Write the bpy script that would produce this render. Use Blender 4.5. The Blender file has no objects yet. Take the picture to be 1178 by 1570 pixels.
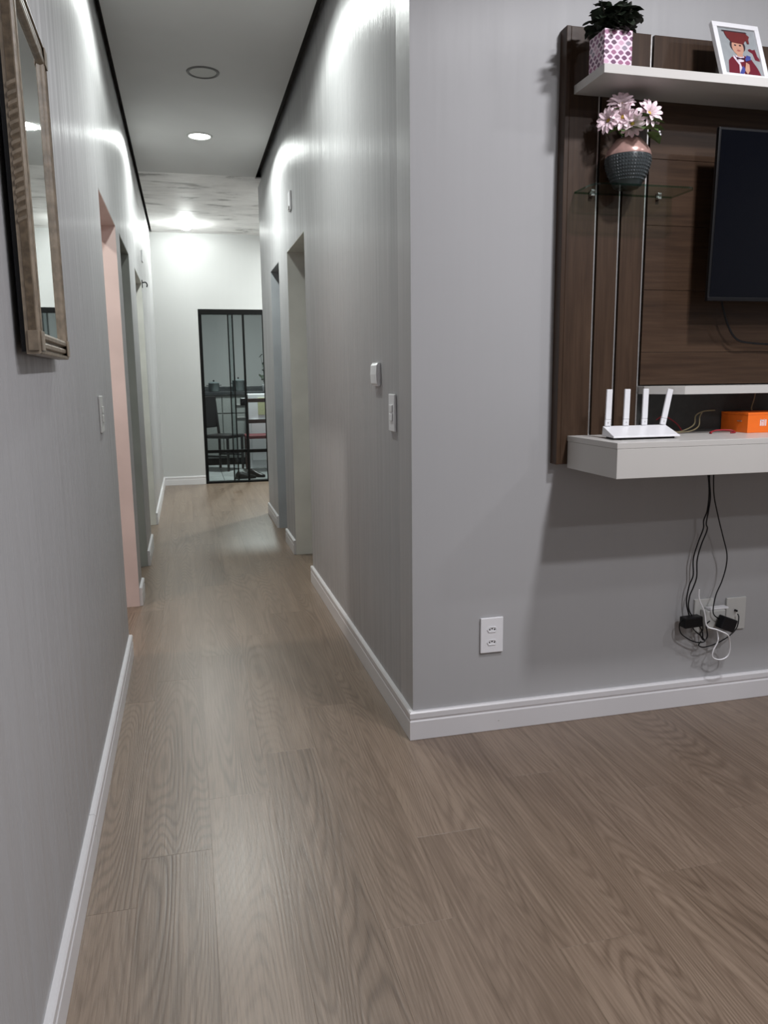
import bpy, bmesh, math, random
from mathutils import Vector, Matrix, Euler
random.seed(7)
PI = math.pi
sc = bpy.context.scene
C = sc.collection
# ---------------------------------------------------------------- camera
yaw, pitch, roll = math.radians(13.954), math.radians(-9.739), math.radians(-.663)
fw = Vector((math.sin(yaw)*math.cos(pitch), math.cos(yaw)*math.cos(pitch), math.sin(pitch)))
r0 = fw.cross(Vector((0, 0, 1))).normalized()
u0 = r0.cross(fw)
rt = r0*math.cos(roll)+u0*math.sin(roll)
up = rt.cross(fw)
cd = bpy.data.cameras.new('camera')
cam = bpy.data.objects.new('camera', cd)
C.objects.link(cam)
M = Matrix((rt, up, -fw)).transposed()
cam.matrix_world = Matrix.Translation((0, 0, 1.2)) @ M.to_4x4()
cd.sensor_fit = 'VERTICAL'
cd.sensor_height = 36.0
cd.lens = 1200.0/1570.0*36.0
cd.clip_start = .02
sc.camera = cam
# ---------------------------------------------------------------- world, exposure
w = bpy.data.worlds.new('world')
sc.world = w
w.use_nodes = True
w.node_tree.nodes['Background'].inputs[0].default_value = (.05, .055, .07, 1)
w.node_tree.nodes['Background'].inputs[1].default_value = .3
sc.view_settings.view_transform = 'Standard'
sc.view_settings.look = 'None'
sc.view_settings.gamma = 1
sc.view_settings.use_curve_mapping = False
sc.view_settings.exposure = 0.0
# lamps: (x, y, z, watts, colour)
LIVING = (.96, .955, 1.0)
HALL = (.95, 1.0, .965)
P_LIV, P_HALL = 35.0, 26.0
LAMPS = [(1.5, 1.1, 2.8, P_LIV, LIVING), (1.55, 0.0, 2.8, P_LIV, LIVING), (1.5, -1.2, 2.8, P_LIV*.6, LIVING), (3.0, .5, 2.8, P_LIV*.35, LIVING),
         (.177, 3.42, 2.8, P_HALL*.65, HALL), (.177, 5.69, 2.8, P_HALL, HALL)]
def add_lamp_light(x, y, z, power, col, r=.075, spread=180):
    l = bpy.data.lights.new('downlight_glow', 'AREA')
    l.shape = 'DISK'; l.size = 2*r; l.energy = power; l.color = col; l.spread = math.radians(spread)
    o = bpy.data.objects.new('downlight_glow', l)
    o.location = (x, y, z)
    C.objects.link(o)
    return o
for L in LAMPS:
    add_lamp_light(L[0], L[1], L[2]-.012, L[3], L[4], spread=(165 if L[4] is HALL else 180))
# lamps of the rooms beyond the openings
add_lamp_light(1.65, 8.15, 2.788, 75.0, HALL)
add_lamp_light(-1.3, 3.5, 2.74, 26.0, (1, .93, .86))
add_lamp_light(.9, 10.6, 2.54, 70.0, (.93, 1, .98))
# ---------------------------------------------------------------- materials
def srgb(r, g, b):
    f = lambda c: (c/255/12.92) if c/255 <= .04045 else ((c/255+.055)/1.055)**2.4
    return (f(r), f(g), f(b), 1)
class NT:
    def __init__(s, name):
        s.m = bpy.data.materials.new(name); s.m.use_nodes = True
        s.t = s.m.node_tree; s.n = s.t.nodes; s.b = s.n['Principled BSDF']; s.out = s.n['Material Output']
    def add(s, typ, **kw):
        n = s.n.new(typ)
        for k, v in kw.items():
            if k.startswith('i_'):
                key = k[2:]
                key = int(key) if key.isdigit() else key.replace('_', ' ')
                n.inputs[key].default_value = v
            else: setattr(n, k, v)
        return n
    def l(s, a, b): s.t.links.new(a, b)
    def math(s, op, a, b=None, c=None):
        n = s.n.new('ShaderNodeMath'); n.operation = op
        for i, v in enumerate((a, b, c)):
            if v is None: continue
            if isinstance(v, (int, float)): n.inputs[i].default_value = v
            else: s.l(v, n.inputs[i])
        return n.outputs[0]
    def ramp(s, fac, stops):
        n = s.n.new('ShaderNodeValToRGB')
        e = n.color_ramp.elements
        while len(e) < len(stops): e.new(.5)
        for k, (p, c) in enumerate(stops):
            e[k].position = p; e[k].color = c
        s.l(fac, n.inputs[0]); return n.outputs[0]
def plain(name, col, rough=.5, metal=0, bump=0, bscale=60, var=.06, spec=.5, emit=None):
    t = NT(name); b = t.b
    tc = t.add('ShaderNodeTexCoord')
    nz = t.add('ShaderNodeTexNoise', i_Scale=bscale, i_Detail=3.0)
    t.l(tc.outputs['Object'], nz.inputs['Vector'])
    c1 = tuple(max(0, c*(1-var)) for c in col[:3])+(1,); c2 = tuple(min(1, c*(1+var)) for c in col[:3])+(1,)
    t.l(t.ramp(nz.outputs[0], [(.35, c1), (.65, c2)]), b.inputs['Base Color'])
    b.inputs['Roughness'].default_value = rough; b.inputs['Metallic'].default_value = metal
    b.inputs['Specular IOR Level'].default_value = spec
    if bump:
        bp = t.add('ShaderNodeBump', i_Strength=bump, i_Distance=.002)
        t.l(nz.outputs[0], bp.inputs['Height']); t.l(bp.outputs[0], b.inputs['Normal'])
    if emit:
        b.inputs['Emission Color'].default_value = emit[0]; b.inputs['Emission Strength'].default_value = emit[1]
    return t.m
def wall_paint(name, col, axis, rough=.5, bump=.008, spec=.52, sheen_var=2.6):
    """satin paint laid on with vertical brush strokes; axis = horizontal direction of the wall"""
    t = NT(name); b = t.b
    tc = t.add('ShaderNodeTexCoord')
    big = t.add('ShaderNodeTexNoise', i_Scale=1.3, i_Detail=2.0); t.l(tc.outputs['Object'], big.inputs['Vector'])
    c1 = tuple(c*.97 for c in col[:3])+(1,); c2 = tuple(c*1.03 for c in col[:3])+(1,)
    colr = t.ramp(big.outputs[0], [(.3, c1), (.7, c2)])
    mp = t.add('ShaderNodeMapping'); mp.inputs['Scale'].default_value = (22, 22, 1.6); t.l(tc.outputs['Object'], mp.inputs['Vector'])
    st = t.add('ShaderNodeTexNoise', i_Scale=1.0, i_Detail=5.0, i_Roughness=.72); t.l(mp.outputs[0], st.inputs['Vector'])
    bp = t.add('ShaderNodeBump', i_Strength=1.0, i_Distance=bump); t.l(st.outputs[0], bp.inputs['Height'])
    df = t.add('ShaderNodeBsdfDiffuse'); t.l(colr, df.inputs[0])
    outs = []
    # (tangent, lobe width along the tangent, lobe width across it)
    for tang, ax, ay in ((axis, .40, rough*.12), ((0, 0, 1), .40, .10)):
        g = t.add('ShaderNodeBsdfAnisotropic', distribution='GGX'); g.inputs['Color'].default_value = (1, 1, 1, 1)
        r2 = math.sqrt(ax*ay); g.inputs['Roughness'].default_value = math.sqrt(r2); g.inputs['Anisotropy'].default_value = r2/ax-1
        cx = t.add('ShaderNodeCombineXYZ')
        for i in range(3): cx.inputs[i].default_value = tang[i]
        t.l(cx.outputs[0], g.inputs['Tangent']); t.l(bp.outputs[0], g.inputs['Normal'])
        outs.append(g)
    mx = t.add('ShaderNodeMixShader', i_0=.08)
    t.l(outs[0].outputs[0], mx.inputs[1]); t.l(outs[1].outputs[0], mx.inputs[2])
    fr = t.add('ShaderNodeFresnel', i_IOR=1.42)
    fm = t.add('ShaderNodeMixShader'); mp2 = t.add('ShaderNodeMapping'); mp2.inputs['Scale'].default_value = (34, 34, 1.2); t.l(tc.outputs['Object'], mp2.inputs['Vector'])
    s2 = t.add('ShaderNodeTexNoise', i_Scale=1.0, i_Detail=3.0, i_Roughness=.65); t.l(mp2.outputs[0], s2.inputs['Vector'])
    # the sheen varies from one brush stroke to the next
    sheen = t.math('MAXIMUM', t.math('MULTIPLY_ADD', t.math('SUBTRACT', s2.outputs[0], .5), sheen_var, 1.0), .15)
    t.l(t.math('MULTIPLY', t.math('MULTIPLY', fr.outputs[0], spec), sheen), fm.inputs[0]); t.l(df.outputs[0], fm.inputs[1]); t.l(mx.outputs[0], fm.inputs[2])
    t.l(fm.outputs[0], t.out.inputs[0])
    return t.m
WALLC = (.385, .385, .39, 1)
wall_y = wall_paint('grey_wall_paint_hall', WALLC, (0, 1, 0))
wall_x = wall_paint('grey_wall_paint_cross', WALLC, (1, 0, 0), .8, .0012, 1.0, 1.0)
wall_back = wall_paint('lightened_grey_wall_paint', (.48, .485, .48, 1), (1, 0, 0), .8, .0012, 1.0, 1.0)  # the hall grey, lightened so the back wall reads brightly lit
pink = plain('pink_wall_paint', (.70, .57, .54, 1), .5, bscale=4)
cream = plain('cream_jamb_paint', (.74, .74, .69, 1), .5, bscale=4)
ceil_m = plain('ceiling_paint', (.58, .58, .57, 1), .75, bscale=2, var=.03)
white_trim = plain('white_baseboard_lacquer', (.62, .61, .62, 1), .32, bscale=3, var=.02)
dark_void = plain('dark_recess', (.05, .05, .048, 1), .9)
def ceil_putty():
    t = NT('patched_ceiling_putty'); b = t.b
    tc = t.add('ShaderNodeTexCoord'); mp = t.add('ShaderNodeMapping'); mp.inputs['Scale'].default_value = (1.6, 4.2, 1)
    t.l(tc.outputs['Object'], mp.inputs['Vector'])
    n = t.add('ShaderNodeTexNoise', i_Scale=1.6, i_Detail=6.0, i_Roughness=.62, i_Distortion=.4); t.l(mp.outputs[0], n.inputs['Vector'])
    col = t.ramp(n.outputs[0], [(.33, (.36, .35, .34, 1)), (.40, (.72, .71, .70, 1)), (.58, (.88, .87, .86, 1)), (.7, (.74, .73, .71, 1))])
    t.l(col, b.inputs['Base Color']); b.inputs['Roughness'].default_value = .6
    bp = t.add('ShaderNodeBump', i_Strength=.5, i_Distance=.004); t.l(n.outputs[0], bp.inputs['Height']); t.l(bp.outputs[0], b.inputs['Normal'])
    return t.m
putty = ceil_putty()
def floor_wood():
    t = NT('oak_vinyl_plank'); b = t.b
    tc = t.add('ShaderNodeTexCoord'); oi = t.add('ShaderNodeObjectInfo')
    off = t.math('MULTIPLY', oi.outputs['Random'], 57.0)
    cx = t.add('ShaderNodeCombineXYZ'); t.l(off, cx.inputs[0]); t.l(off, cx.inputs[1]); t.l(off, cx.inputs[2])
    va = t.add('ShaderNodeVectorMath', operation='ADD'); t.l(tc.outputs['Object'], va.inputs[0]); t.l(cx.outputs[0], va.inputs[1])
    def noise(scale, det, rough=.5, dist=0):
        mp = t.add('ShaderNodeMapping'); mp.inputs['Scale'].default_value = scale; t.l(va.outputs[0], mp.inputs['Vector'])
        n = t.add('ShaderNodeTexNoise', i_Scale=1.0, i_Detail=det, i_Roughness=rough, i_Distortion=dist); t.l(mp.outputs[0], n.inputs['Vector'])
        return n.outputs[0]
    base = noise((6.5, .55, 1), 1.0, .4, .1)
    rings = t.math('SINE', t.math('MULTIPLY', base, 250.0))
    rings = t.math('POWER', t.math('MULTIPLY_ADD', rings, .5, .5), 2.2)
    amp = noise((5, .5, 1), 2)
    rings = t.math('MULTIPLY', rings, t.math('MULTIPLY', amp, amp))
    fine = noise((230, 5.5, 1), 4, .7)
    med = noise((30, 1.1, 1), 4, .6, .25)
    v = t.math('ADD', t.math('MULTIPLY', fine, .60), t.math('MULTIPLY', med, .42))
    v = t.math('SUBTRACT', v, t.math('MULTIPLY', rings, .42))
    v = t.math('ADD', v, t.math('MULTIPLY', t.math('SUBTRACT', oi.outputs['Random'], .5), .10))
    v = t.math('ADD', v, .10)
    col = t.ramp(v, [(.22, (.078, .051, .034, 1)), (.40, (.120, .083, .057, 1)), (.54, (.155, .110, .078, 1)), (.70, (.215, .158, .115, 1))])
    t.l(col, b.inputs['Base Color'])
    rg = t.math('MULTIPLY_ADD', fine, .14, .25); t.l(rg, b.inputs['Roughness'])
    b.inputs['Specular IOR Level'].default_value = .6; b.inputs['Coat Weight'].default_value = .10; b.inputs['Coat Roughness'].default_value = .26
    bp = t.add('ShaderNodeBump', i_Strength=.45, i_Distance=.0012); t.l(v, bp.inputs['Height']); t.l(bp.outputs[0], b.inputs['Normal'])
    return t.m
floor_m = floor_wood()
def walnut(name, axis='Z', dark=.62):
    t = NT(name); b = t.b
    tc = t.add('ShaderNodeTexCoord')
    def noise(scale, det, dist=0):
        mp = t.add('ShaderNodeMapping'); mp.inputs['Scale'].default_value = scale; t.l(tc.outputs['Object'], mp.inputs['Vector'])
        n = t.add('ShaderNodeTexNoise', i_Scale=1.0, i_Detail=det, i_Roughness=.6, i_Distortion=dist); t.l(mp.outputs[0], n.inputs['Vector']); return n.outputs[0]
    s1 = (90, 90, 4) if axis == 'Z' else (4, 90, 90); s2 = (14, 14, 1.3) if axis == 'Z' else (1.3, 14, 14)
    v = t.math('ADD', t.math('MULTIPLY', noise(s1, 3), .45), t.math('MULTIPLY', noise(s2, 4, .6), .55))
    k = dark
    col = t.ramp(v, [(.28, (.033*k, .0175*k, .0105*k, 1)), (.5, (.072*k, .040*k, .023*k, 1)), (.72, (.112*k, .066*k, .040*k, 1))])
    t.l(col, b.inputs['Base Color']); b.inputs['Roughness'].default_value = .42; b.inputs['Specular IOR Level'].default_value = .28
    bp = t.add('ShaderNodeBump', i_Strength=.15, i_Distance=.001); t.l(v, bp.inputs['Height']); t.l(bp.outputs[0], b.inputs['Normal'])
    return t.m
wood_v = walnut('walnut_board_vertical', 'Z')
wood_h = walnut('walnut_board_horizontal', 'X', .66)
lacq = plain('offwhite_lacquer', (.52, .505, .48, 1), .3, bscale=3, var=.015)
alu = plain('brushed_aluminium', (.75, .74, .73, 1), .28, metal=1, bscale=120)
black_alu = plain('black_aluminium', (.004, .004, .004, 1), .45, spec=.15)
black_pl = plain('black_plastic', (.006, .006, .007, 1), .35, spec=.25)
white_pl = plain('white_plastic', (.75, .75, .77, 1), .35, var=.01)
grey_pl = plain('pale_grey_plastic', (.5, .5, .48, 1), .35, var=.01)
screen_m = plain('tv_screen', (.0015, .002, .004, 1), .12, var=0, spec=.22)
orange = plain('orange_card', (.85, .16, .012, 1), .45, var=.02)
red_pl = plain('red_cord', (.28, .01, .02, 1), .5)
beige_cable = plain('beige_cable', (.3, .25, .14, 1), .5)
gold_wood = plain('antique_beige_wood', (.23, .185, .135, 1), .38, bump=.5, bscale=45, var=.22)
gold_dark = plain('antique_brown_glaze', (.12, .088, .055, 1), .45, bump=.5, bscale=70, var=.3)
mirror_m = plain('mirror_silver', (.82, .85, .84, 1), .02, metal=1, var=0)
leaf_g = plain('green_leaf', (.075, .14, .035, 1), .5, bscale=50, var=.3)
leaf_d = plain('dark_green_leaf', (.012, .02, .010, 1), .5, bscale=60, var=.4)
petal_m = plain('pink_white_petal', (.80, .63, .68, 1), .5, bscale=45, var=.28)
yellow_m = plain('yellow_flower_centre', (.55, .38, .06, 1), .6)
rose = plain('rose_gold_glaze', (.55, .34, .30, 1), .25, metal=.4)
vase_dark = plain('charcoal_glazed_relief', (.035, .042, .045, 1), .3)
def glass(name, tint, gl=.08):
    t = NT(name)
    tr = t.add('ShaderNodeBsdfTransparent'); tr.inputs[0].default_value = tint
    g = t.add('ShaderNodeBsdfGlossy'); g.inputs['Roughness'].default_value = .02
    fr = t.add('ShaderNodeFresnel', i_IOR=1.45); ge = t.add('ShaderNodeNewGeometry')
    fac = t.math('MULTIPLY', fr.outputs[0], t.math('SUBTRACT', 1.0, ge.outputs['Backfacing']))
    mx = t.add('ShaderNodeMixShader'); t.l(fac, mx.inputs[0]); t.l(tr.outputs[0], mx.inputs[1]); t.l(g.outputs[0], mx.inputs[2])
    t.l(mx.outputs[0], t.out.inputs[0]); return t.m
door_glass = glass('grey_door_glass', (.86, .89, .89, 1))
shelf_glass = glass('clear_shelf_glass', (.86, .93, .90, 1))
def emis(name, col, s):
    t = NT(name); e = t.add('ShaderNodeEmission'); e.inputs[0].default_value = col; e.inputs[1].default_value = s
    t.l(e.outputs[0], t.out.inputs[0]); return t.m
lamp_on = emis('lit_diffuser', (.97, 1, .98, 1), 9)
# ---------------------------------------------------------------- mesh helpers
def bx(bm, x0, x1, y0, y1, z0, z1, mi=0, mat=None):
    vs = [bm.verts.new(Vector(p)) for p in ((x0, y0, z0), (x1, y0, z0), (x1, y1, z0), (x0, y1, z0), (x0, y0, z1), (x1, y0, z1), (x1, y1, z1), (x0, y1, z1))]
    if mat is not None:
        for v in vs: v.co = mat @ v.co
    fs = []
    for f in ((0, 3, 2, 1), (4, 5, 6, 7), (0, 1, 5, 4), (1, 2, 6, 5), (2, 3, 7, 6), (3, 0, 4, 7)):
        fc = bm.faces.new([vs[i] for i in f]); fc.material_index = mi; fs.append(fc)
    return vs
def obj(name, bm, m, parent=None, bevel=0, smooth=False, seg=2, loc=None):
    bmesh.ops.recalc_face_normals(bm, faces=bm.faces)
    me = bpy.data.meshes.new(name); bm.to_mesh(me); bm.free()
    ms = m if isinstance(m, (list, tuple)) else [m]
    for q in ms: me.materials.append(q)
    if smooth:
        for p in me.polygons: p.use_smooth = True
    o = bpy.data.objects.new(name, me); C.objects.link(o)
    if loc is not None: o.location = loc
    if parent is not None: o.parent = parent
    if bevel:
        md = o.modifiers.new('bevel', 'BEVEL'); md.width = bevel; md.segments = seg; md.limit_method = 'ANGLE'; md.angle_limit = .6
        md.harden_normals = False
    return o
def box(name, x0, x1, y0, y1, z0, z1, m, parent=None, bevel=0, **k):
    bm = bmesh.new(); bx(bm, x0, x1, y0, y1, z0, z1); return obj(name, bm, m, parent, bevel, **k)
def struct(o): o['kind'] = 'structure'; return o
def tag(o, label, cat, group=None):
    o['label'] = label; o['category'] = cat
    if group: o['group'] = group
    return o
def empty(name, loc=(0, 0, 0), rz=0):
    o = bpy.data.objects.new(name, None); o.empty_display_size = .05; C.objects.link(o); o.location = loc; o.rotation_euler = (0, 0, rz); return o
def lathe(bm, prof, n=40, cx=0, cy=0, mi=None):
    rings = []
    for r, z in prof:
        if r < 1e-6: rings.append([bm.verts.new((cx, cy, z))])
        else: rings.append([bm.verts.new((cx+r*math.cos(2*PI*i/n), cy+r*math.sin(2*PI*i/n), z)) for i in range(n)])
    for k in range(len(rings)-1):
        a, b = rings[k], rings[k+1]
        for i in range(n):
            j = (i+1) % n
            vs = [a[i % len(a)], a[j % len(a)], b[j % len(b)], b[i % len(b)]]
            u = []
            for v in vs:
                if v not in u: u.append(v)
            if len(u) > 2:
                f = bm.faces.new(u)
                if mi is not None: f.material_index = mi[k]
def cyl(bm, p0, p1, r, n=16, r1=None):
    p0, p1 = Vector(p0), Vector(p1); d = (p1-p0); L = d.length
    q = d.to_track_quat('Z', 'Y').to_matrix().to_4x4(); q.translation = p0
    if r1 is None: r1 = r
    a = [bm.verts.new(q @ Vector((r*math.cos(2*PI*i/n), r*math.sin(2*PI*i/n), 0))) for i in range(n)]
    b = [bm.verts.new(q @ Vector((r1*math.cos(2*PI*i/n), r1*math.sin(2*PI*i/n), L))) for i in range(n)]
    for i in range(n):
        j = (i+1) % n; bm.faces.new((a[i], a[j], b[j], b[i]))
    bm.faces.new(a[::-1]); bm.faces.new(b)
def smooth_pts(pts, n=8):
    pts = [Vector(p) for p in pts]; P = [pts[0]]+pts+[pts[-1]]; out = []
    for i in range(1, len(P)-2):
        for k in range(n):
            t = k/n; a, b, c, d = P[i-1], P[i], P[i+1], P[i+2]
            out.append(.5*((2*b)+(c-a)*t+(2*a-5*b+4*c-d)*t*t+(-a+3*b-3*c+d)*t**3))
    out.append(pts[-1]); return out
def tube(bm, pts, r, n=7, sm=8):
    pts = smooth_pts(pts, sm); prev = None; rings = []
    for i, p in enumerate(pts):
        d = (pts[min(i+1, len(pts)-1)]-pts[max(i-1, 0)])
        d = d.normalized() if d.length > 1e-9 else Vector((0, 0, 1))
        if prev is None: s = d.orthogonal().normalized()
        else: s = (prev-d*prev.dot(d)).normalized()
        prev = s; t = d.cross(s)
        rings.append([bm.verts.new(p+(s*math.cos(2*PI*k/n)+t*math.sin(2*PI*k/n))*r) for k in range(n)])
    for a, b in zip(rings, rings[1:]):
        for k in range(n): bm.faces.new((a[k], a[(k+1) % n], b[(k+1) % n], b[k]))
    bm.faces.new(rings[0][::-1]); bm.faces.new(rings[-1])
def cable(name, pts, r, m, parent=None, label=None, cat='cable', group=None, off=(0, 0, 0)):
    pts = [Vector(p)-Vector(off) for p in pts]
    bm = bmesh.new(); tube(bm, pts, r); o = obj(name, bm, m, parent, smooth=True)
    if label: tag(o, label, cat, group)
    return o
def prism_y(bm, prof, y0, y1):      # prof: (x, z) polygon swept along y
    a = [bm.verts.new((x, y0, z)) for x, z in prof]; b = [bm.verts.new((x, y1, z)) for x, z in prof]; n = len(prof)
    for i in range(n): bm.faces.new((a[i], a[(i+1) % n], b[(i+1) % n], b[i]))
    bm.faces.new(a[::-1]); bm.faces.new(b)
# ---------------------------------------------------------------- dimensions
XL, XR, TY, BY, CZ = -.298, .683, 2.377, 9.30, 2.80
TH = .15
RX, LY = 3.9, -2.6          # far side and rear of the living room
L_OPEN = [(3.475, 4.28, 1.962), (4.515, 5.23, 1.967), (5.83, 6.76, 1.968)]
R_OPEN = [(4.525, 5.285, 2.012), (5.75, 6.30, 2.018)]
WE = 7.05                   # end of the hall's right wall
# walls
def wall_with_openings(name, x0, x1, y0, y1, ops, m):
    bm = bmesh.new(); y = y0
    for a, b, h in ops:
        bx(bm, x0, x1, y, a, 0, 2.87); bx(bm, x0, x1, a, b, h, 2.87); y = b
    bx(bm, x0, x1, y, y1, 0, 2.87)
    bmesh.ops.remove_doubles(bm, verts=bm.verts, dist=1e-5)
    return struct(obj(name, bm, m))
wall_with_openings('wall_left', XL-TH, XL, LY, BY, L_OPEN, wall_y)
wall_with_openings('wall_right', XR, XR+TH, TY+TH, WE, R_OPEN, wall_y)
struct(box('wall_front', XR, RX, TY, TY+TH, 0, 2.87, wall_x))
struct(box('wall_rear', XL-TH, RX+TH, LY-TH, LY, 0, 2.87, wall_x))
struct(box('wall_side', RX, RX+TH, LY, TY+TH, 0, 2.87, wall_y))
# back wall with the glazed door opening
DX0, DX1, DH = .176, .935, 1.985
bm = bmesh.new()
bx(bm, XL-TH, DX0, BY, BY+.13, 0, 2.87); bx(bm, DX0, DX1, BY, BY+.13, DH, 2.87); bx(bm, DX1, 2.6, BY, BY+.13, 0, 2.87)
bmesh.ops.remove_doubles(bm, verts=bm.verts, dist=1e-5)
struct(obj('wall_back', bm, wall_back))
struct(box('wall_far_right', 2.6, 2.75, WE-TH, BY+.13, 0, 2.87, wall_y))
struct(box('wall_far_partition', XR+TH, 2.6, WE-TH, WE, 0, 2.87, wall_x))
# rooms behind the openings
struct(box('wall_left_room', -2.6, -2.45, 2.2, BY, 0, 2.87, pink))
for i, yy in enumerate((2.2, 4.33, 5.4, 9.0)):
    struct(box('wall_left_partition', -2.45, XL-TH, yy, yy+.08, 0, 2.87, pink if i < 2 else cream))
struct(box('wall_right_room', 2.6, 2.75, TY+TH, WE-TH, 0, 2.87, cream))
struct(box('wall_right_partition', XR+TH, 2.6, 5.45, 5.53, 0, 2.87, cream))
# painted linings of the openings
def lining(ops, xa, xb, mats, n0):
    for k, ((a, b, h), m) in enumerate(zip(ops, mats)):
        bm = bmesh.new(); t = .004
        bx(bm, xa, xb, a, a+t, 0, h-t); bx(bm, xa, xb, b-t, b, 0, h-t); bx(bm, xa, xb, a, b, h-t, h)
        struct(obj('trim_%d' % (n0+k), bm, m))
grn = plain('grey_green_jamb_paint', (.34, .36, .335, 1), .45, bscale=4)
blu = plain('blue_grey_jamb_paint', (.33, .35, .37, 1), .45, bscale=4)
lining(L_OPEN, XL-TH, XL-.001, [pink, grn, cream], 1)
lining(R_OPEN, XR+.001, XR+TH, [cream, blu], 4)
# ceiling: boards stop short of the hall walls (shadow gap)
GL, GR = .025, .050
bm = bmesh.new()
bx(bm, XL+GL, XR-GR, LY, 6.70, CZ, CZ+.013)
bx(bm, XR-GR, RX, LY, TY, CZ, CZ+.013)
struct(obj('ceiling', bm, ceil_m))
bm = bmesh.new(); bx(bm, XL+GL, XR-GR, 6.70, BY, CZ, CZ+.013); bx(bm, XR-GR, 2.6, 6.76, BY, CZ, CZ+.013)
# low putty ridge where the patching was done
struct(obj('ceiling_patched', bm, putty))
struct(box('ceiling_void', -2.6, RX+TH, LY-TH, BY+.13, 2.87, 2.93, dark_void))  # dark colour stands for the shade up inside the gap
# floor: slab + planks
struct(box('floor', -2.6, RX+TH, LY-TH, BY+.1, -.06, -.0045, floor_m))
floor = bpy.data.objects['floor']
PW, PL = .1763, 1.22
def plank_mesh(w, l):
    bm = bmesh.new(); g = .0001; c = .0002
    x, y = w/2-g, l/2-g
    lo = [bm.verts.new(p) for p in ((-x, -y, -.0045), (x, -y, -.0045), (x, y, -.0045), (-x, y, -.0045))]
    mi = [bm.verts.new((p.co.x, p.co.y, -c)) for p in lo]
    tp = [bm.verts.new((p.co.x-math.copysign(c, p.co.x), p.co.y-math.copysign(c, p.co.y), 0)) for p in lo]
    for a, b in ((lo, mi), (mi, tp)):
        for i in range(4): bm.faces.new((a[i], a[(i+1) % 4], b[(i+1) % 4], b[i]))
    bm.faces.new(tp); bm.faces.new(lo[::-1])
    bmesh.ops.recalc_face_normals(bm, faces=bm.faces)
    me = bpy.data.meshes.new('plank'); bm.to_mesh(me); bm.free(); me.materials.append(floor_m); return me
_pm = {}
def plank(k, y0, y1):
    key = round(y1-y0, 3)
    if key < .03: return
    if key not in _pm: _pm[key] = plank_mesh(PW, key)
    o = bpy.data.objects.new('plank', _pm[key]); C.objects.link(o)
    o.location = (-.172+PW*(k+.5), (y0+y1)/2, 0); o.parent = floor
    if random.random() < .5: o.rotation_euler = (0, 0, PI)
ENDS = {-2: 3.71, -1: 2.94, 0: 3.13, 1: 2.16, 2: 2.40, 3: 2.72, 4: 1.82, 5: 1.35, 6: 2.05}
def column(k, ya, yb):
    e = ENDS.get(k, random.uniform(0, PL)); n0 = math.floor((ya-e)/PL)
    y = e+n0*PL
    while y < yb-.01:
        a, b = max(y, ya), min(y+PL, yb)
        if b-a > .03: plank(k, a, b)
        y += PL
for k in range(-1, 6): column(k, -1.2, BY+.02)
column(-2, 3.3, 7.0)
for k in range(6, 20): column(k, -1.2, TY+.01)
for k in range(6, 12): column(k, WE, BY+.02)
# ---------------------------------------------------------------- baseboards
BBP = [(0, 0), (.015, 0), (.015, .064), (.0125, .068), (.0125, .0725), (.0150, .0755), (.0150, .093), (.011, .098), (0, .098)]
def bb_y(name, xw, sgn, y0, y1, m=white_trim):
    bm = bmesh.new(); prism_y(bm, [(xw+sgn*p, z+.001) for p, z in BBP], y0, y1); return struct(obj(name, bm, m))
def bb_x(name, yw, x0, x1):
    bm = bmesh.new(); prof = [(p, z+.001) for p, z in BBP]
    a = [bm.verts.new((x0, yw-p, z)) for p, z in prof]; b = [bm.verts.new((x1, yw-p, z)) for p, z in prof]; n = len(prof)
    for i in range(n): bm.faces.new((a[i], a[(i+1) % n], b[(i+1) % n], b[i]))
    bm.faces.new(a[::-1]); bm.faces.new(b); return struct(obj(name, bm, white_trim))
bb_y('baseboard_left', XL, 1, LY, 1.985); bb_y('baseboard_left', XL, 1, 1.987, L_OPEN[0][0])
bb_y('baseboard_left', XL, 1, L_OPEN[0][1], L_OPEN[1][0])
bb_y('baseboard_left', XL, 1, L_OPEN[1][1], L_OPEN[2][0]); bb_y('baseboard_left', XL, 1, L_OPEN[2][1], BY-.015)
bb_x('baseboard_back', BY, XL, DX0-.002)
bb_x('baseboard_back', BY, DX1+.002, 2.6)
# right side: mitred round the outer corner
def bb_corner():
    bm = bmesh.new(); prof = [(p, z+.001) for p, z in BBP]; n = len(prof)
    st = [[bm.verts.new((XR-p, R_OPEN[0][0]-.001, z)) for p, z in prof], [bm.verts.new((XR-p, TY-p, z)) for p, z in prof], [bm.verts.new((RX, TY-p, z)) for p, z in prof]]
    for a, b in zip(st, st[1:]):
        for i in range(n): bm.faces.new((a[i], a[(i+1) % n], b[(i+1) % n], b[i]))
    bm.faces.new(st[0]); bm.faces.new(st[-1][::-1])
    return struct(obj('baseboard_right', bm, white_trim))
bb_corner()
bb_y('baseboard_right', XR, -1, R_OPEN[0][1], R_OPEN[1][0]); bb_y('baseboard_right', XR, -1, R_OPEN[1][1], WE)
# slim grey screw cap on the front baseboard
s = bmesh.new(); cyl(s, (.985, TY-.0148, .035), (.985, TY-.0162, .035), .0022, 12); tag(obj('screw_cap', s, grey_pl), 'tiny round screw cap in the white baseboard right of the corner', 'screw cap')
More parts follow.
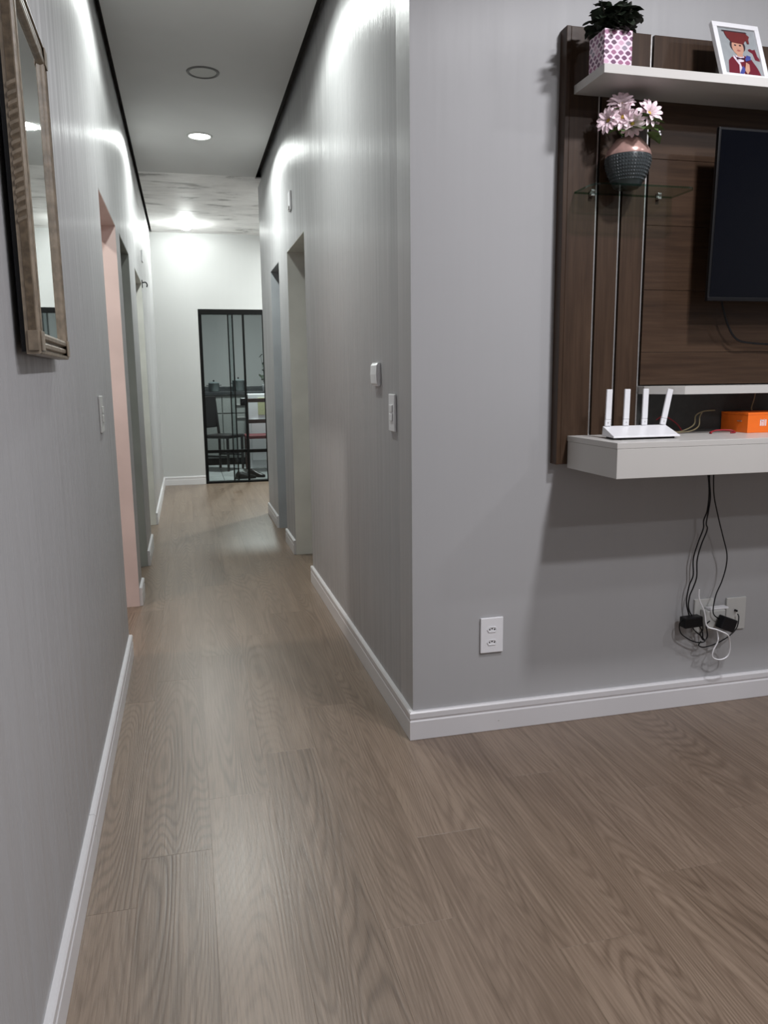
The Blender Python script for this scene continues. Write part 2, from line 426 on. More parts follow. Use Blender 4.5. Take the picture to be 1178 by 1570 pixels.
# ---------------------------------------------------------------- downlights
def downlight(x, y, lit, label, r=.083):
    e = empty('ceiling_downlight', (x, y, CZ)); tag(e, label, 'downlight')
    bm = bmesh.new(); lathe(bm, [(r-.012, .010), (r-.012, -.004), (r-.006, -.007), (r, -.005), (r+.003, 0), (r+.003, .002)], 48)
    obj('trim_ring', bm, (grey_pl if lit else ring_m), e, smooth=True)
    bm = bmesh.new(); lathe(bm, [(0, -.002), (r-.014, -.002), (r-.012, .004), (0, .004)], 48)
    obj('diffuser', bm, lamp_on if lit else grey_pl, e)
    return e
ring_m = plain('shadow_dark_ring', (.16, .16, .155, 1), .5)  # dark tone stands for the shadow gap around the unlit lens
downlight(.177, 5.69, True, 'lit round downlight glowing white in the hallway ceiling, mid-corridor')
downlight(.175, 4.56, False, 'unlit round downlight with shadow-dark ring, nearest in the hallway ceiling in view')
downlight(.177, 3.42, True, 'lit round downlight in the hallway ceiling just above the picture edge')
bulb = empty('ceiling_dome_lamp', (.09, 8.76, CZ)); tag(bulb, 'lit white dome lamp fixed under the patched ceiling by the back wall', 'lamp')
bm = bmesh.new(); lathe(bm, [(0, -.001), (.05, -.001), (.05, -.010), (.046, -.014), (0, -.014)], 24); obj('lamp_holder', bm, white_pl, bulb, smooth=True)
bm = bmesh.new(); lathe(bm, [(0, -.0145), (.044, -.015), (.056, -.024), (.058, -.036), (.050, -.050), (.030, -.060), (0, -.064)], 24); obj('glowing_globe', bm, emis('lit_globe', (.95, 1, .97, 1), 270), bulb, smooth=True)
downlight(1.65, 8.15, True, 'lit round downlight in the side space beyond the end of the right hall wall')
for i, (x, y) in enumerate([(1.5, 1.1), (1.55, 0), (1.5, -1.2), (3.0, .5)]):
    downlight(x, y, True, ['lit living room downlight nearest the television wall', 'lit living room downlight, second from the television wall', 'lit living room downlight at the rear of the room', 'lit living room downlight at the far right of the room'][i])
# ---------------------------------------------------------------- glazed door at the end of the hall
d = empty('sliding_door', ((DX0+DX1)/2, BY+.06, 0)); d.name = 'door_1'; struct(d)
def dpart(name, x0, x1, y0, y1, z0, z1, m, bev=.002):
    cx, cy = d.location.x, d.location.y
    return box(name, x0-cx, x1-cx, y0-cy, y1-cy, z0, z1, m, d, bev)
FT = .03
dpart('outer_frame_head', DX0, DX1, BY+.002, BY+.09, 1.93, DH-.001, black_alu)
dpart('outer_frame_jamb', DX0+.001, DX0+.022, BY+.002, BY+.09, 0.001, 1.93, black_alu)
dpart('outer_frame_jamb', DX1-.022, DX1-.001, BY+.002, BY+.09, 0.001, 1.93, black_alu)
dpart('sill', DX0+.001, DX1-.001, BY+.0, BY+.09, 0.001, .022, black_alu)
def leaf(xa, xb, y, rails, sw=.022):
    dpart('stile', xa, xa+sw, y, y+.022, .022, 1.93, black_alu); dpart('stile', xb-sw, xb, y, y+.022, .022, 1.93, black_alu)
    for z in rails: dpart('rail', xa+sw, xb-sw, y, y+.022, z-.018, z+.018, black_alu)
    zz = [.022]+rails+[1.93]
    for a, b in zip(zz, zz[1:]): dpart('pane', xa+sw, xb-sw, y+.008, y+.014, a+.0175*(a > .05), b-.0175*(b < 1.9), door_glass, 0)
leaf(DX0+.022, .566, BY+.055, [.37], .016)
leaf(.50, .690, BY+.030, [.37], .014)
leaf(.664, DX1-.022, BY+.006, [.37], .022)
# lock case with its pull
lk = dpart('lock', .605, .668, BY-.03, BY+.006, .90, .985, black_pl, .008)
bm = bmesh.new(); cyl(bm, (.64-d.location.x, BY-.03-d.location.y, .94), (.64-d.location.x, BY-.045-d.location.y, .94), .012, 20); obj('key_barrel', bm, black_pl, lk)
# ---------------------------------------------------------------- kitchen seen through the glass
struct(box('wall_kitchen_back', -1.2, 4.0, 12.9, 13.0, 0, 2.6, wall_back))
struct(box('wall_kitchen_left', -1.35, -1.2, BY+.13, 13.0, 0, 2.6, wall_back)); struct(box('wall_kitchen_right', 4.0, 4.15, BY+.13, 13.0, 0, 2.6, wall_back))
struct(box('ceiling_kitchen', -1.35, 4.15, BY+.13, 13.0, 2.6, 2.68, ceil_m))
tile_m = plain('grey_floor_tile', (.33, .345, .34, 1), .35, bscale=5)
kf = struct(box('floor_kitchen', -1.35, 4.15, BY+.1, 13.0, -.06, -.006, dark_void))
tb = bmesh.new(); bx(tb, -.297, .297, -.297, .297, -.006, 0); tm = bpy.data.meshes.new('tile'); bmesh.ops.recalc_face_normals(tb, faces=tb.faces); tb.to_mesh(tm); tb.free(); tm.materials.append(tile_m)
for i in range(-2, 6):
    for j in range(0, 6):
        o = bpy.data.objects.new('tile', tm); C.objects.link(o); o.location = (.1+.6*i, BY+.13+.3+.6*j, 0); o.parent = kf
granite = plain('dark_granite', (.03, .033, .035, 1), .3, bscale=90, var=.5)
lam_m = plain('counter_laminate', (.24, .25, .24, 1), .45)
cab = empty('kitchen_counter', (.9, 11.6, 0)); tag(cab, 'long kitchen counter with dark granite top behind the glass door', 'counter')
box('worktop', -1.6, 1.9, -.32, .28, .985, 1.03, granite, cab, .003)
box('splashback', -1.6, 1.9, .26, .28, 1.03, 1.10, granite, cab, .002)
box('carcass', -1.58, 1.88, -.28, .26, .10, .985, lam_m, cab)
box('plinth', -1.55, 1.85, -.24, .24, 0, .10, black_pl, cab)
for k in range(6):
    x0 = -1.56+k*.573
    dr = box('door', x0+.004, x0+.565, -.30, -.281, .13, .72, lam_m, cab, .002); box('handle', x0+.2, x0+.36, -.315, -.301, .66, .672, alu, dr, .002)
    dr = box('drawer', x0+.004, x0+.565, -.30, -.281, .735, .965, lam_m, cab, .002); box('handle', x0+.2, x0+.36, -.315, -.301, .84, .852, alu, dr, .002)
pot_m = plain('grey_pot_enamel', (.10, .12, .12, 1), .35)
def pot(x, y, r, h, label, z=1.031):
    e = empty('cooking_pot', (x, y, z)); tag(e, label, 'pot')
    bm = bmesh.new(); lathe(bm, [(0, 0), (r*.95, 0), (r, .01), (r, h), (r+.004, h+.003), (r-.005, h+.003)], 32); obj('body', bm, pot_m, e, smooth=True)
    bm = bmesh.new(); lathe(bm, [(r+.002, h+.003), (r*.8, h+.018), (.02, h+.026), (0, h+.026)], 32); l = obj('lid', bm, pot_m, e, smooth=True)
    bm = bmesh.new(); lathe(bm, [(0, h+.026), (.008, h+.026), (.014, h+.04), (.008, h+.048), (0, h+.048)], 16); obj('knob', bm, black_pl, l, smooth=True)
    for s in (-1, 1):
        bm = bmesh.new(); tube(bm, [(s*r, -.03, h*.75), (s*(r+.025), -.02, h*.77), (s*(r+.025), .02, h*.77), (s*r, .03, h*.75)], .005); obj('handle', bm, black_pl, e, smooth=True)
pot(.39, 11.50, .075, .115, 'smaller lidded cooking pot on the counter, left of the two behind the glass')
pot(.735, 11.50, .085, .15, 'larger lidded cooking pot on the counter, right of the two behind the glass')
# plant with round leaves on the counter
pl = empty('potted_plant', (1.12, 11.48, 1.031)); tag(pl, 'small leafy potted plant on the counter at the right of the glass door', 'plant')
bm = bmesh.new(); lathe(bm, [(0, 0), (.045, 0), (.055, .09), (.058, .095), (.05, .095), (.047, .085), (0, .085)], 24); obj('pot', bm, white_pl, pl, smooth=True)
for k in range(16):
    bm = bmesh.new(); a = k*2.4; rr = .02+.09*random.random(); z = .12+.4*random.random()
    c = Vector((rr*math.cos(a), rr*math.sin(a), z)); tube(bm, [(0, 0, .085), c*.5+Vector((0, 0, .04)), c], .0025, 5, 4)
    s1 = random.uniform(.03, .055); q = Euler((random.uniform(-.9, .9), random.uniform(-.9, .9), a)).to_matrix()
    vs = [bm.verts.new(c+q @ Vector(p)) for p in ((-s1, 0, 0), (-s1*.6, s1*.5, .008), (s1*.4, s1*.55, .004), (s1, 0, 0), (s1*.4, -s1*.55, .004), (-s1*.6, -s1*.5, .008))]
    bm.faces.new(vs); obj('leaf', bm, leaf_d, pl)
# chairs
def chair(x, y, rz, m, seat_m, back_open, label):
    e = empty('dining_chair', (x, y, 0), rz); tag(e, label, 'chair')
    s_ = box('seat', -.20, .20, -.20, .20, .43, .475, seat_m, e, .012)
    for sx in (-1, 1):
        bm = bmesh.new(); cyl(bm, (sx*.175, -.175, 0), (sx*.175, -.175, .43), .016, 12, .019); obj('leg', bm, m, e)
        bm = bmesh.new(); cyl(bm, (sx*.175, .185, 0), (sx*.175, .185, .45), .016, 12, .019); cyl(bm, (sx*.175, .185, .45), (sx*.175, .235, .98), .019, 12, .015); obj('rear_leg', bm, m, e)
        box('side_rung', sx*.175-.01, sx*.175+.01, -.16, .17, .18, .205, m, e, .003)
    box('front_rung', -.16, .16, -.185, -.165, .22, .245, m, e, .003)
    if back_open:
        for z in (.66, .93): box('back_slat', -.16, .16, .20+(z-.45)*.09-.008, .20+(z-.45)*.09+.008, z-.025, z+.025, m, e, .004)
    else:
        bm = bmesh.new(); bx(bm, -.165, .165, .205, .235, .56, .98); obj('backrest', bm, m, e, .01)
    return e
dk = plain('black_stained_chair_wood', (.012, .011, .011, 1), .4)
chair(.46, 10.75, PI*.30, dk, dk, False, 'black dining chair with solid back at the left behind the glass door')
redbr = plain('red_brown_chair_wood', (.05, .018, .015, 1), .4)
chair(.93, 10.55, PI, redbr, plain('dark_red_seat_cushion', (.12, .015, .02, 1), .5), True, 'dark red-brown open-backed dining chair at the right behind the glass door')
# washing machine-like white cabinet and its yellow front panel
fr = empty('white_cabinet', (1.06, 11.05, 0)); tag(fr, 'low white cabinet with a pale yellow front panel, at the right behind the glass', 'cabinet')
box('carcass', -.25, .25, -.22, .21, 0.0, 1.0, white_pl, fr, .006)
box('front_panel', -.12, .16, -.232, -.2215, .72, .95, plain('pale_yellow_panel', (.5, .5, .3, 1), .5), fr, .003)
box('door', -.22, .22, -.236, -.2215, .10, .66, white_pl, fr, .004)
# shoes just outside the door
def shoe(x, y, rz, label):
    e = empty('shoe', (x, y, 0), rz); tag(e, label, 'shoe', None)
    prof = [(-.13, .038), (-.09, .045), (-.03, .038), (.03, .035), (.09, .04), (.12, .034)]
    bm = bmesh.new(); lo = []; hi = []
    outl = [(t*.13, (.036+.008*math.sin(t*3))*math.sqrt(max(0, 1-t**4))+.004) for t in [i/8-1 for i in range(17)]]
    pts = [(a, b) for a, b in outl]+[(a, -b) for a, b in outl[::-1][1:-1]]
    for zz, arr in ((0, lo), (.022, hi)):
        for a, b in pts: arr.append(bm.verts.new((a, b, zz)))
    n = len(pts)
    for i in range(n): bm.faces.new((lo[i], lo[(i+1) % n], hi[(i+1) % n], hi[i]))
    bm.faces.new(lo[::-1]); bm.faces.new(hi); obj('sole', bm, black_pl, e)
    bm = bmesh.new(); rings = []
    for x_, wd, ht in ((-.125, .022, .06), (-.10, .034, .095), (-.04, .034, .09), (.0, .036, .07), (.06, .042, .05), (.11, .03, .036), (.127, .012, .028)):
        rings.append([bm.verts.new((x_, wd*math.cos(PI*k/8), .022+(ht-.022)*math.sin(PI*k/8))) for k in range(9)])
    for a, b in zip(rings, rings[1:]):
        for k in range(8): bm.faces.new((a[k], a[k+1], b[k+1], b[k]))
    bm.faces.new(rings[0]); bm.faces.new(rings[-1]); obj('upper', bm, black_pl, e, smooth=True)
shoe(.66, 9.66, .15, 'black shoe lying outside the glass door, the left of the pair')
shoe(.80, 9.80, -.7, 'black shoe outside the glass door, the right of the pair')
# ---------------------------------------------------------------- wall mirror
mr = empty('wall_mirror', (XL+.0012, 2.008, 1.250), 0)
tag(mr, 'rectangular mirror in ornate antique beige frame on the left wall', 'mirror')
ang = math.radians(1.4)
# local axes: u along the wall towards the camera, n away from the wall
uu = Vector((math.sin(ang), -math.cos(ang), 0)); nn = Vector((math.cos(ang), math.sin(ang), 0))
MM = Matrix.Identity(4); MM.col[0][:3] = uu; MM.col[1][:3] = nn; MM.col[2][:3] = (0, 0, 1)
mr.matrix_world = Matrix.Translation(mr.location) @ MM
# handedness is flipped by (u, n, z): meshes are given already in world-turned coordinates instead
mr.matrix_world = Matrix.Translation((XL+.0012, 2.008, 1.250))
MW, MH = .440, .672
def mpiece(name, u0_, u1_, n0_, n1_, z0, z1, m, parent=mr, bev=.0015):
    bm = bmesh.new(); bx(bm, u0_, u1_, n0_, n1_, z0, z1, mat=MM); return obj(name, bm, m, parent, bev)
bm = bmesh.new(); bx(bm, .004, MW-.004, 0, .0085, .004, MH-.004, mat=MM); obj('backing_board', bm, black_pl, mr)
def rail(name, prof, horizontal, z_at_outer, flip, L, start):
    """moulding: prof = (distance from outer edge, height n); swept along its length"""
    bm = bmesh.new(); a = []; b = []
    wmax = max(p[0] for p in prof)
    for q, h in prof:
        if horizontal:
            z = q if not flip else MH-q
            a.append(bm.verts.new(MM @ Vector((q, h, z)))); b.append(bm.verts.new(MM @ Vector((MW-q, h, z))))
        else:
            u = q if not flip else MW-q
            a.append(bm.verts.new(MM @ Vector((u, h, q)))); b.append(bm.verts.new(MM @ Vector((u, h, MH-q))))
    n = len(prof)
    for i in range(n): bm.faces.new((a[i], a[(i+1) % n], b[(i+1) % n], b[i]))
    bm.faces.new(a[::-1]); bm.faces.new(b)
    return obj(name, bm, gold_wood, mr)
FP = [(0, .0085), (0, .030), (.002, .033), (.007, .034), (.009, .025), (.012, .0245), (.014, .031), (.020, .032), (.023, .030), (.025, .0245), (.028, .0245), (.030, .033), (.036, .034), (.040, .032), (.042, .027), (.043, .0235), (.043, .0085)]
for h_, f_, nm in ((True, False, 'bottom_rail'), (True, True, 'top_rail'), (False, False, 'far_stile'), (False, True, 'near_stile')):
    rail(nm, FP, h_, 0, f_, 0, 0)
mpiece('mirror_glass', .042, MW-.042, .009, .0245, .042, MH-.042, mirror_m, bev=0)
# dark glaze in the recess of the outer edge of the near stile and its slanting carved ribs
mpiece('glazed_band', MW, MW+.0012, .015, .028, .012, MH-.012, gold_dark, bev=0)
for (za, zb) in ((0.006, .042), (MH-.042, MH-.006)):
    mpiece('corner_block', MW, MW+.0035, .0125, .031, za, zb, gold_wood, bev=.001)
    mpiece('corner_block', .004, .040, .0335, .0365, za, zb, gold_wood, bev=.001)
    mpiece('corner_block', MW-.040, MW-.004, .0335, .0365, za, zb, gold_wood, bev=.001)
for k in range(15):
    bm = bmesh.new(); z = .235+k*.016
    ring = []
    for u_, s_ in ((MW+.0010, .0052), (MW+.0040, .0028)):
        for n_, dz in ((.0135, -.004), (.020, .0), (.0285, .004)):
            ring.append([bm.verts.new(MM @ Vector((u_, n_, z+dz-s_))), bm.verts.new(MM @ Vector((u_, n_, z+dz+s_)))])
    for i in (0, 1):
        bm.faces.new((ring[3+i][0], ring[3+i][1], ring[4+i][1], ring[4+i][0]))
        bm.faces.new((ring[i][0], ring[3+i][0], ring[4+i][0], ring[i+1][0])); bm.faces.new((ring[i][1], ring[3+i][1], ring[4+i][1], ring[i+1][1]))
    bm.faces.new((ring[0][0], ring[0][1], ring[3][1], ring[3][0])); bm.faces.new((ring[2][0], ring[2][1], ring[5][1], ring[5][0]))
    obj('carved_rib', bm, gold_wood, mr)
# ---------------------------------------------------------------- switches, sensors, sockets
def plate_x(name, xw, sgn, y0, y1, z0, z1, t, label, cat, m=white_pl, n_rock=0):
    e = empty(name, (xw, (y0+y1)/2, (z0+z1)/2)); tag(e, label, cat)
    hy, hz = (y1-y0)/2, (z1-z0)/2
    a, b = sorted((sgn*.0005, sgn*t)); box('cover_plate', a, b, -hy, hy, -hz, hz, m, e, .0025)
    for k in range(n_rock):
        zc = (k-(n_rock-1)/2)*.03; a, b = sorted((sgn*t, sgn*(t+.004)))
        box('rocker', a, b, -hy*.5, hy*.5, zc-.012, zc+.012, m, e, .0015)
    return e
plate_x('light_switch', XR, -1, 2.555, 2.632, 1.019, 1.145, .009, 'white switch plate on the right hall wall close to the outer corner', 'switch', n_rock=2)
e = plate_x('doorbell_chime', XR, -1, 2.770, 2.865, 1.170, 1.254, .011, 'small white box on the right hall wall above the switch plate', 'chime')
bm = bmesh.new(); pr = [(-.011, -.039), (-.016, -.032), (-.018, 0), (-.016, .032), (-.011, .039)]
a = [bm.verts.new((x, -.046, z)) for x, z in pr]; b = [bm.verts.new((x, .046, z)) for x, z in pr]
for i in range(4): bm.faces.new((a[i], a[i+1], b[i+1], b[i]))
bm.faces.new((a[4], a[0], b[0], b[4])); bm.faces.new(a); bm.faces.new(b[::-1]); obj('curved_front', bm, white_pl, e)
plate_x('light_switch', XL, 1, 2.905, 2.985, 1.020, 1.148, .008, 'white switch plate on the left hall wall below the mirror', 'switch', grey_pl, 2)
e = plate_x('wall_sensor', XR, -1, 4.98, 5.07, 2.215, 2.325, .012, 'small white sensor high on the right wall above the nearer opening', 'sensor')
box('sensor_lens', -.018, -.0125, -.02, .02, -.05, -.03, grey_pl, e, .002)
e = plate_x('wall_sensor', XL, 1, 6.93, 7.02, 2.16, 2.25, .012, 'small white sensor high on the left wall near the back corner', 'sensor')
# small hook at the head of the last left opening
e = empty('door_hook', (XL, 6.79, 1.965)); tag(e, 'small dark metal hook at the top corner of the last left opening', 'hook')
box('hook_plate', .0005, .006, -.02, .02, -.03, .03, black_pl, e, .001)
bm = bmesh.new(); tube(bm, [(.005, 0, .01), (.03, 0, .012), (.04, 0, -.005), (.036, 0, -.025)], .005); obj('hook_arm', bm, black_pl, e, smooth=True)
def socket(x0, x1, z0, z1, label, n):
    e = empty('wall_socket', ((x0+x1)/2, TY, (z0+z1)/2)); tag(e, label, 'socket')
    hx, hz = (x1-x0)/2, (z1-z0)/2
    box('cover_plate', -hx, hx, -.009, -.0005, -hz, hz, grey_pl if n < 2 else white_pl, e, .002)
    for k in range(n):
        zc = (k-(n-1)/2)*.045 - (.002 if n > 1 else 0)
        # hexagonal three-pin well
        bm = bmesh.new(); hexa = [(-.018, 0), (-.012, .0095), (.012, .0095), (.018, 0), (.012, -.0095), (-.012, -.0095)]
        hexi = [(x*.78, z*.72) for x, z in hexa]
        o1 = [bm.verts.new((x, -.0092, zc+z)) for x, z in hexa]; o2 = [bm.verts.new((x, -.0112, zc+z)) for x, z in hexa]
        i1 = [bm.verts.new((x, -.0112, zc+z)) for x, z in hexi]; i2 = [bm.verts.new((x, -.0093, zc+z)) for x, z in hexi]
        for A, B in ((o1, o2), (o2, i1), (i1, i2)):
            for i in range(6): bm.faces.new((A[i], A[(i+1) % 6], B[(i+1) % 6], B[i]))
        bm.faces.new(i2); oo = obj('outlet', bm, white_pl, e)
        for px, pz in ((-.0085, 0), (0, .003), (.0085, 0)):
            bm = bmesh.new(); cyl(bm, (px, -.0092, zc+pz), (px, -.0100, zc+pz), .0024, 12); obj('pin_hole', bm, black_pl, oo)
    return e
socket(.9185, .999, .279, .401, 'white double socket plate on the wall right of the outer corner', 2)
socket(1.738, 1.815, .276, .400, 'pale socket plate half hidden by plugs below the bench', 1)
e = socket(1.871, 1.953, .274, .395, 'pale cable outlet plate at the right of the plugs', 0)
bm = bmesh.new(); cyl(bm, (-.005, -.009, .013), (-.005, -.020, .013), .004, 12); obj('coaxial_jack', bm, black_pl, e)
# white multi-plug and the two black chargers
e = empty('multi_plug', (1.795, TY-.0115, .338)); tag(e, 'white multi-way plug adapter pushed into the left socket plate', 'plug adapter')
box('body', -.035, .045, -.034, 0, -.040, .028, grey_pl, e, .004)
box('top_lobe', -.02, .06, -.030, -.004, .0285, .036, white_pl, e, .002)
def charger(x, y, z, sx, sy, sz, rot, label):
    e = empty('charger', (x, y, z)); tag(e, label, 'charger'); e.rotation_euler = rot
    box('body', -sx, sx, -sy, sy, -sz, sz, black_pl, e, .004)
    box('plug_face', -sx*.8, sx*.8, sy, sy+.003, -sz*.8, sz*.8, black_pl, e, .001)
    return e
charger(1.700, TY-.045, .334, .036, .018, .019, (0, -.04, 0), 'black charger brick at the left of the cable tangle')
charger(1.828, TY-.068, .3215, .032, .016, .0235, (0, .38, .1), 'black charger brick plugged in at the right, tilted')
# ---------------------------------------------------------------- television wall unit
PY = TY-.045                   # front face of the boards
un = empty('wall_unit', (1.16, TY, .914)); tag(un, 'dark walnut television wall panel with white shelf and drawer bench', 'wall unit')
ox, oy, oz = un.location
def U(name, x0, x1, y0, y1, z0, z1, m, parent=None, bev=.0012):
    bm = bmesh.new(); bx(bm, x0-ox, x1-ox, y0-oy, y1-oy, z0-oz, z1-oz); return obj(name, bm, m, parent or un, bev)
UX1 = 3.05
U('back_frame', 1.175, UX1, PY+.019, TY-.001, .93, 2.205, dark_void)
U('edge_board', 1.160, 1.1745, PY+.0005, TY-.001, .914, 2.23, wood_v)
XS = [1.2745, 1.3560, 1.4460]
zt = [2.229, 2.2285, 2.228, 2.2275]
U('vertical_board', 1.1745, XS[0]-.0035, PY, PY+.018, .914, zt[0], wood_v)
U('vertical_board', XS[0]+.0075, XS[1]-.0035, PY, PY+.018, .930, zt[1], wood_v)
U('vertical_board', XS[1]+.0075, XS[2]-.0035, PY, PY+.018, .930, zt[2], wood_v)
for x in XS: U('aluminium_strip', x-.0035, x+.0012, PY+.001, PY+.010, .95, 2.2265, alu, bev=.0006)
# wide horizontal-grain boards
zz = [1.166, 1.272, 1.47, 1.67, 1.87, 2.055]
for a, b in zip(zz, zz[1:]): U('horizontal_board', XS[2]+.0080, UX1, PY, PY+.018, a+.0006, b-.0006, wood_h, bev=.0006)
for a, b in ((XS[2]+.0080, 1.745), (1.7475, 2.05), (2.0525, 2.35), (2.3525, UX1)): U('top_board', a, b, PY, PY+.018, 2.056, 2.2275, wood_v)
U('recess_back', XS[2]+.004, UX1, PY+.024, PY+.030, 1.0, 1.166, black_alu)
# upper shelf (hollow-core board) + small cap
SH = U('upper_shelf', 1.187, UX1, 2.152, PY-.0005, 2.038, 2.063, lacq)
# middle shelf under the television
U('middle_shelf', XS[2]+.0085, UX1, 2.178, PY+.02, 1.137, 1.163, lacq) if False else None
ms = bmesh.new()
pts = [(1.452, PY+.017), (1.452, PY-.03), (1.523, 2.185), (UX1, 2.185), (UX1, PY+.017)]
lo = [ms.verts.new((x-ox, y-oy, 1.137-oz)) for x, y in pts]; hi = [ms.verts.new((x-ox, y-oy, 1.1625-oz)) for x, y in pts]
for i in range(5): ms.faces.new((lo[i], lo[(i+1) % 5], hi[(i+1) % 5], hi[i]))
ms.faces.new(lo[::-1]); ms.faces.new(hi); obj('middle_shelf', ms, lacq, un, .001)
# bench with drawer fronts
bn = U('bench', 1.199, UX1, 2.025, PY-.0005, .902, .989, lacq)
U('bench_top', 1.197, UX1, 2.022, PY-.0005, .9895, 1.007, lacq, bn)
U('drawer_front', 1.1975, 2.12, 2.0215, 2.0245, .902, .989, lacq, bn, .0008); U('drawer_front', 2.124, UX1, 2.0215, 2.0245, .902, .989, lacq, bn, .0008)
# glass shelf with rounded front corners and chrome clamps
gz = 1.757
gp = [(1.198, PY-.001), (1.540, PY-.001), (1.540, PY-.09)]
gp += [(1.510+.03*math.cos(t), PY-.10-.03*math.sin(t)) for t in [PI/2*k/6 for k in range(7)]]
gp += [(1.240-.042*math.sin(t), PY-.088-.042*math.cos(t)) for t in [PI/2*k/6 for k in range(7)]]
gb = bmesh.new(); lo = [gb.verts.new((x-ox, y-oy, gz-.003-oz)) for x, y in gp]; hi = [gb.verts.new((x-ox, y-oy, gz+.003-oz)) for x, y in gp]; n = len(gp)
edge_m = glass('green_glass_edge', (.40, .62, .53, 1))
for i in range(n):
    f = gb.faces.new((lo[i], lo[(i+1) % n], hi[(i+1) % n], hi[i])); f.material_index = 1
gb.faces.new(lo[::-1]); gb.faces.new(hi); gs = obj('glass_shelf', gb, [shelf_glass, edge_m], un)
for x in (1.254, 1.487):
    cb = bmesh.new(); bx(cb, x-.006-ox, x+.006-ox, PY-.016-oy, PY-oy, gz-.010-oz, gz-.0035-oz); bx(cb, x-.006-ox, x+.006-ox, PY-.016-oy, PY-oy, gz+.0035-oz, gz+.009-oz)
    bx(cb, x-.0045-ox, x+.0045-ox, PY-.003-oy, PY-oy, gz-.010-oz, gz+.009-oz)
    obj('shelf_clamp', cb, alu, gs, .001)
# ---------------------------------------------------------------- television
tv = empty('television', (2.058, PY-.105, 1.428)); tv.rotation_euler = (math.radians(1.5), 0, 0)
tag(tv, 'black flat television mounted on the walnut panel, cut by the picture edge', 'television')
box('bezel', -.445, .445, -.002, .012, 0, .512, black_pl, tv, .002)
box('screen', -.437, .437, -.0032, -.0021, .012, .504, screen_m, tv)
box('rear_housing', -.36, .36, .0125, .050, .04, .40, black_pl, tv, .01)
box('chin_strip', -.445, .445, -.0045, -.0021, 0.0, .0115, black_pl, tv, .001)
box('wall_mount', -.10, .10, .051, .098, .13, .33, black_alu, tv, .003)
cable('television_cable', [(1.70, 2.285, 1.48), (1.715, 2.285, 1.42), (1.745, 2.29, 1.355), (1.79, 2.30, 1.312), (1.86, 2.31, 1.300), (1.98, 2.31, 1.29), (2.1, 2.31, 1.25)], .0035, black_pl, None, 'black television cable looping down from behind the screen over the panel', 'cable')
# ---------------------------------------------------------------- patterned square pot with dark plant on the upper shelf
def pot_pattern():
    t = NT('scalloped_pot_print'); b = t.b
    tc = t.add('ShaderNodeTexCoord'); sp = t.add('ShaderNodeSeparateXYZ'); t.l(tc.outputs['Object'], sp.inputs[0])
    u = t.math('ADD', t.math('DIVIDE', t.math('ADD', sp.outputs[0], sp.outputs[1]), .0225), 20.05)
    v = t.math('ADD', t.math('DIVIDE', sp.outputs[2], .0128), 20.0)
    row = t.math('FLOOR', v); half = t.math('MULTIPLY', t.math('MODULO', row, 2.0), .5)
    u2 = t.math('ADD', u, half); col_ = t.math('FLOOR', u2)
    du = t.math('SUBTRACT', t.math('SUBTRACT', u2, col_), .5); dv = t.math('SUBTRACT', t.math('SUBTRACT', v, row), .5)
    adu = t.math('ABSOLUTE', du)
    top = t.math('LESS_THAN', dv, t.math('SUBTRACT', .48, t.math('MULTIPLY', t.math('MULTIPLY', du, du), 3.2)))
    bot = t.math('GREATER_THAN', dv, t.math('SUBTRACT', t.math('MULTIPLY', adu, 1.3), .60))
    side = t.math('LESS_THAN', adu, .40)
    mask = t.math('MULTIPLY', t.math('MULTIPLY', top, bot), side)
    cx = t.add('ShaderNodeCombineXYZ'); t.l(col_, cx.inputs[0]); t.l(row, cx.inputs[1])
    wn = t.add('ShaderNodeTexWhiteNoise'); t.l(cx.outputs[0], wn.inputs['Vector'])
    rc = t.ramp(wn.outputs['Value'], [(0, (.13, .035, .10, 1)), (.25, (.24, .08, .18, 1)), (.45, (.25, .21, .27, 1)), (.65, (.30, .10, .20, 1)), (.8, (.55, .33, .45, 1)), (.92, (.09, .03, .07, 1))])
    for nd in t.n:
        if nd.type == 'VALTORGB': nd.color_ramp.interpolation = 'CONSTANT'
    mx = t.add('ShaderNodeMix', data_type='RGBA'); t.l(mask, mx.inputs[0]); mx.inputs[6].default_value = (.74, .6, .68, 1); t.l(rc, mx.inputs[7])
    t.l(mx.outputs[2], b.inputs['Base Color']); b.inputs['Roughness'].default_value = .35; return t.m
pp = empty('potted_plant', (1.2315, 2.201, 2.0635)); tag(pp, 'dark leafy artificial plant in square pot with purple scallop print, on upper shelf', 'plant')
bm = bmesh.new(); h = .0435; hh = .092
def ring4(bm, h, z): return [bm.verts.new((sx*h, sy*h, z)) for sx, sy in ((-1, -1), (1, -1), (1, 1), (-1, 1))]
R_ = [ring4(bm, h, 0), ring4(bm, h, hh), ring4(bm, h-.004, hh), ring4(bm, h-.004, hh-.02)]
for a, b in zip(R_, R_[1:]):
    for i in range(4): bm.faces.new((a[i], a[(i+1) % 4], b[(i+1) % 4], b[i]))
bm.faces.new(R_[0][::-1]); bm.faces.new(R_[-1]); obj('pot', bm, pot_pattern(), pp, .001)
lm = []
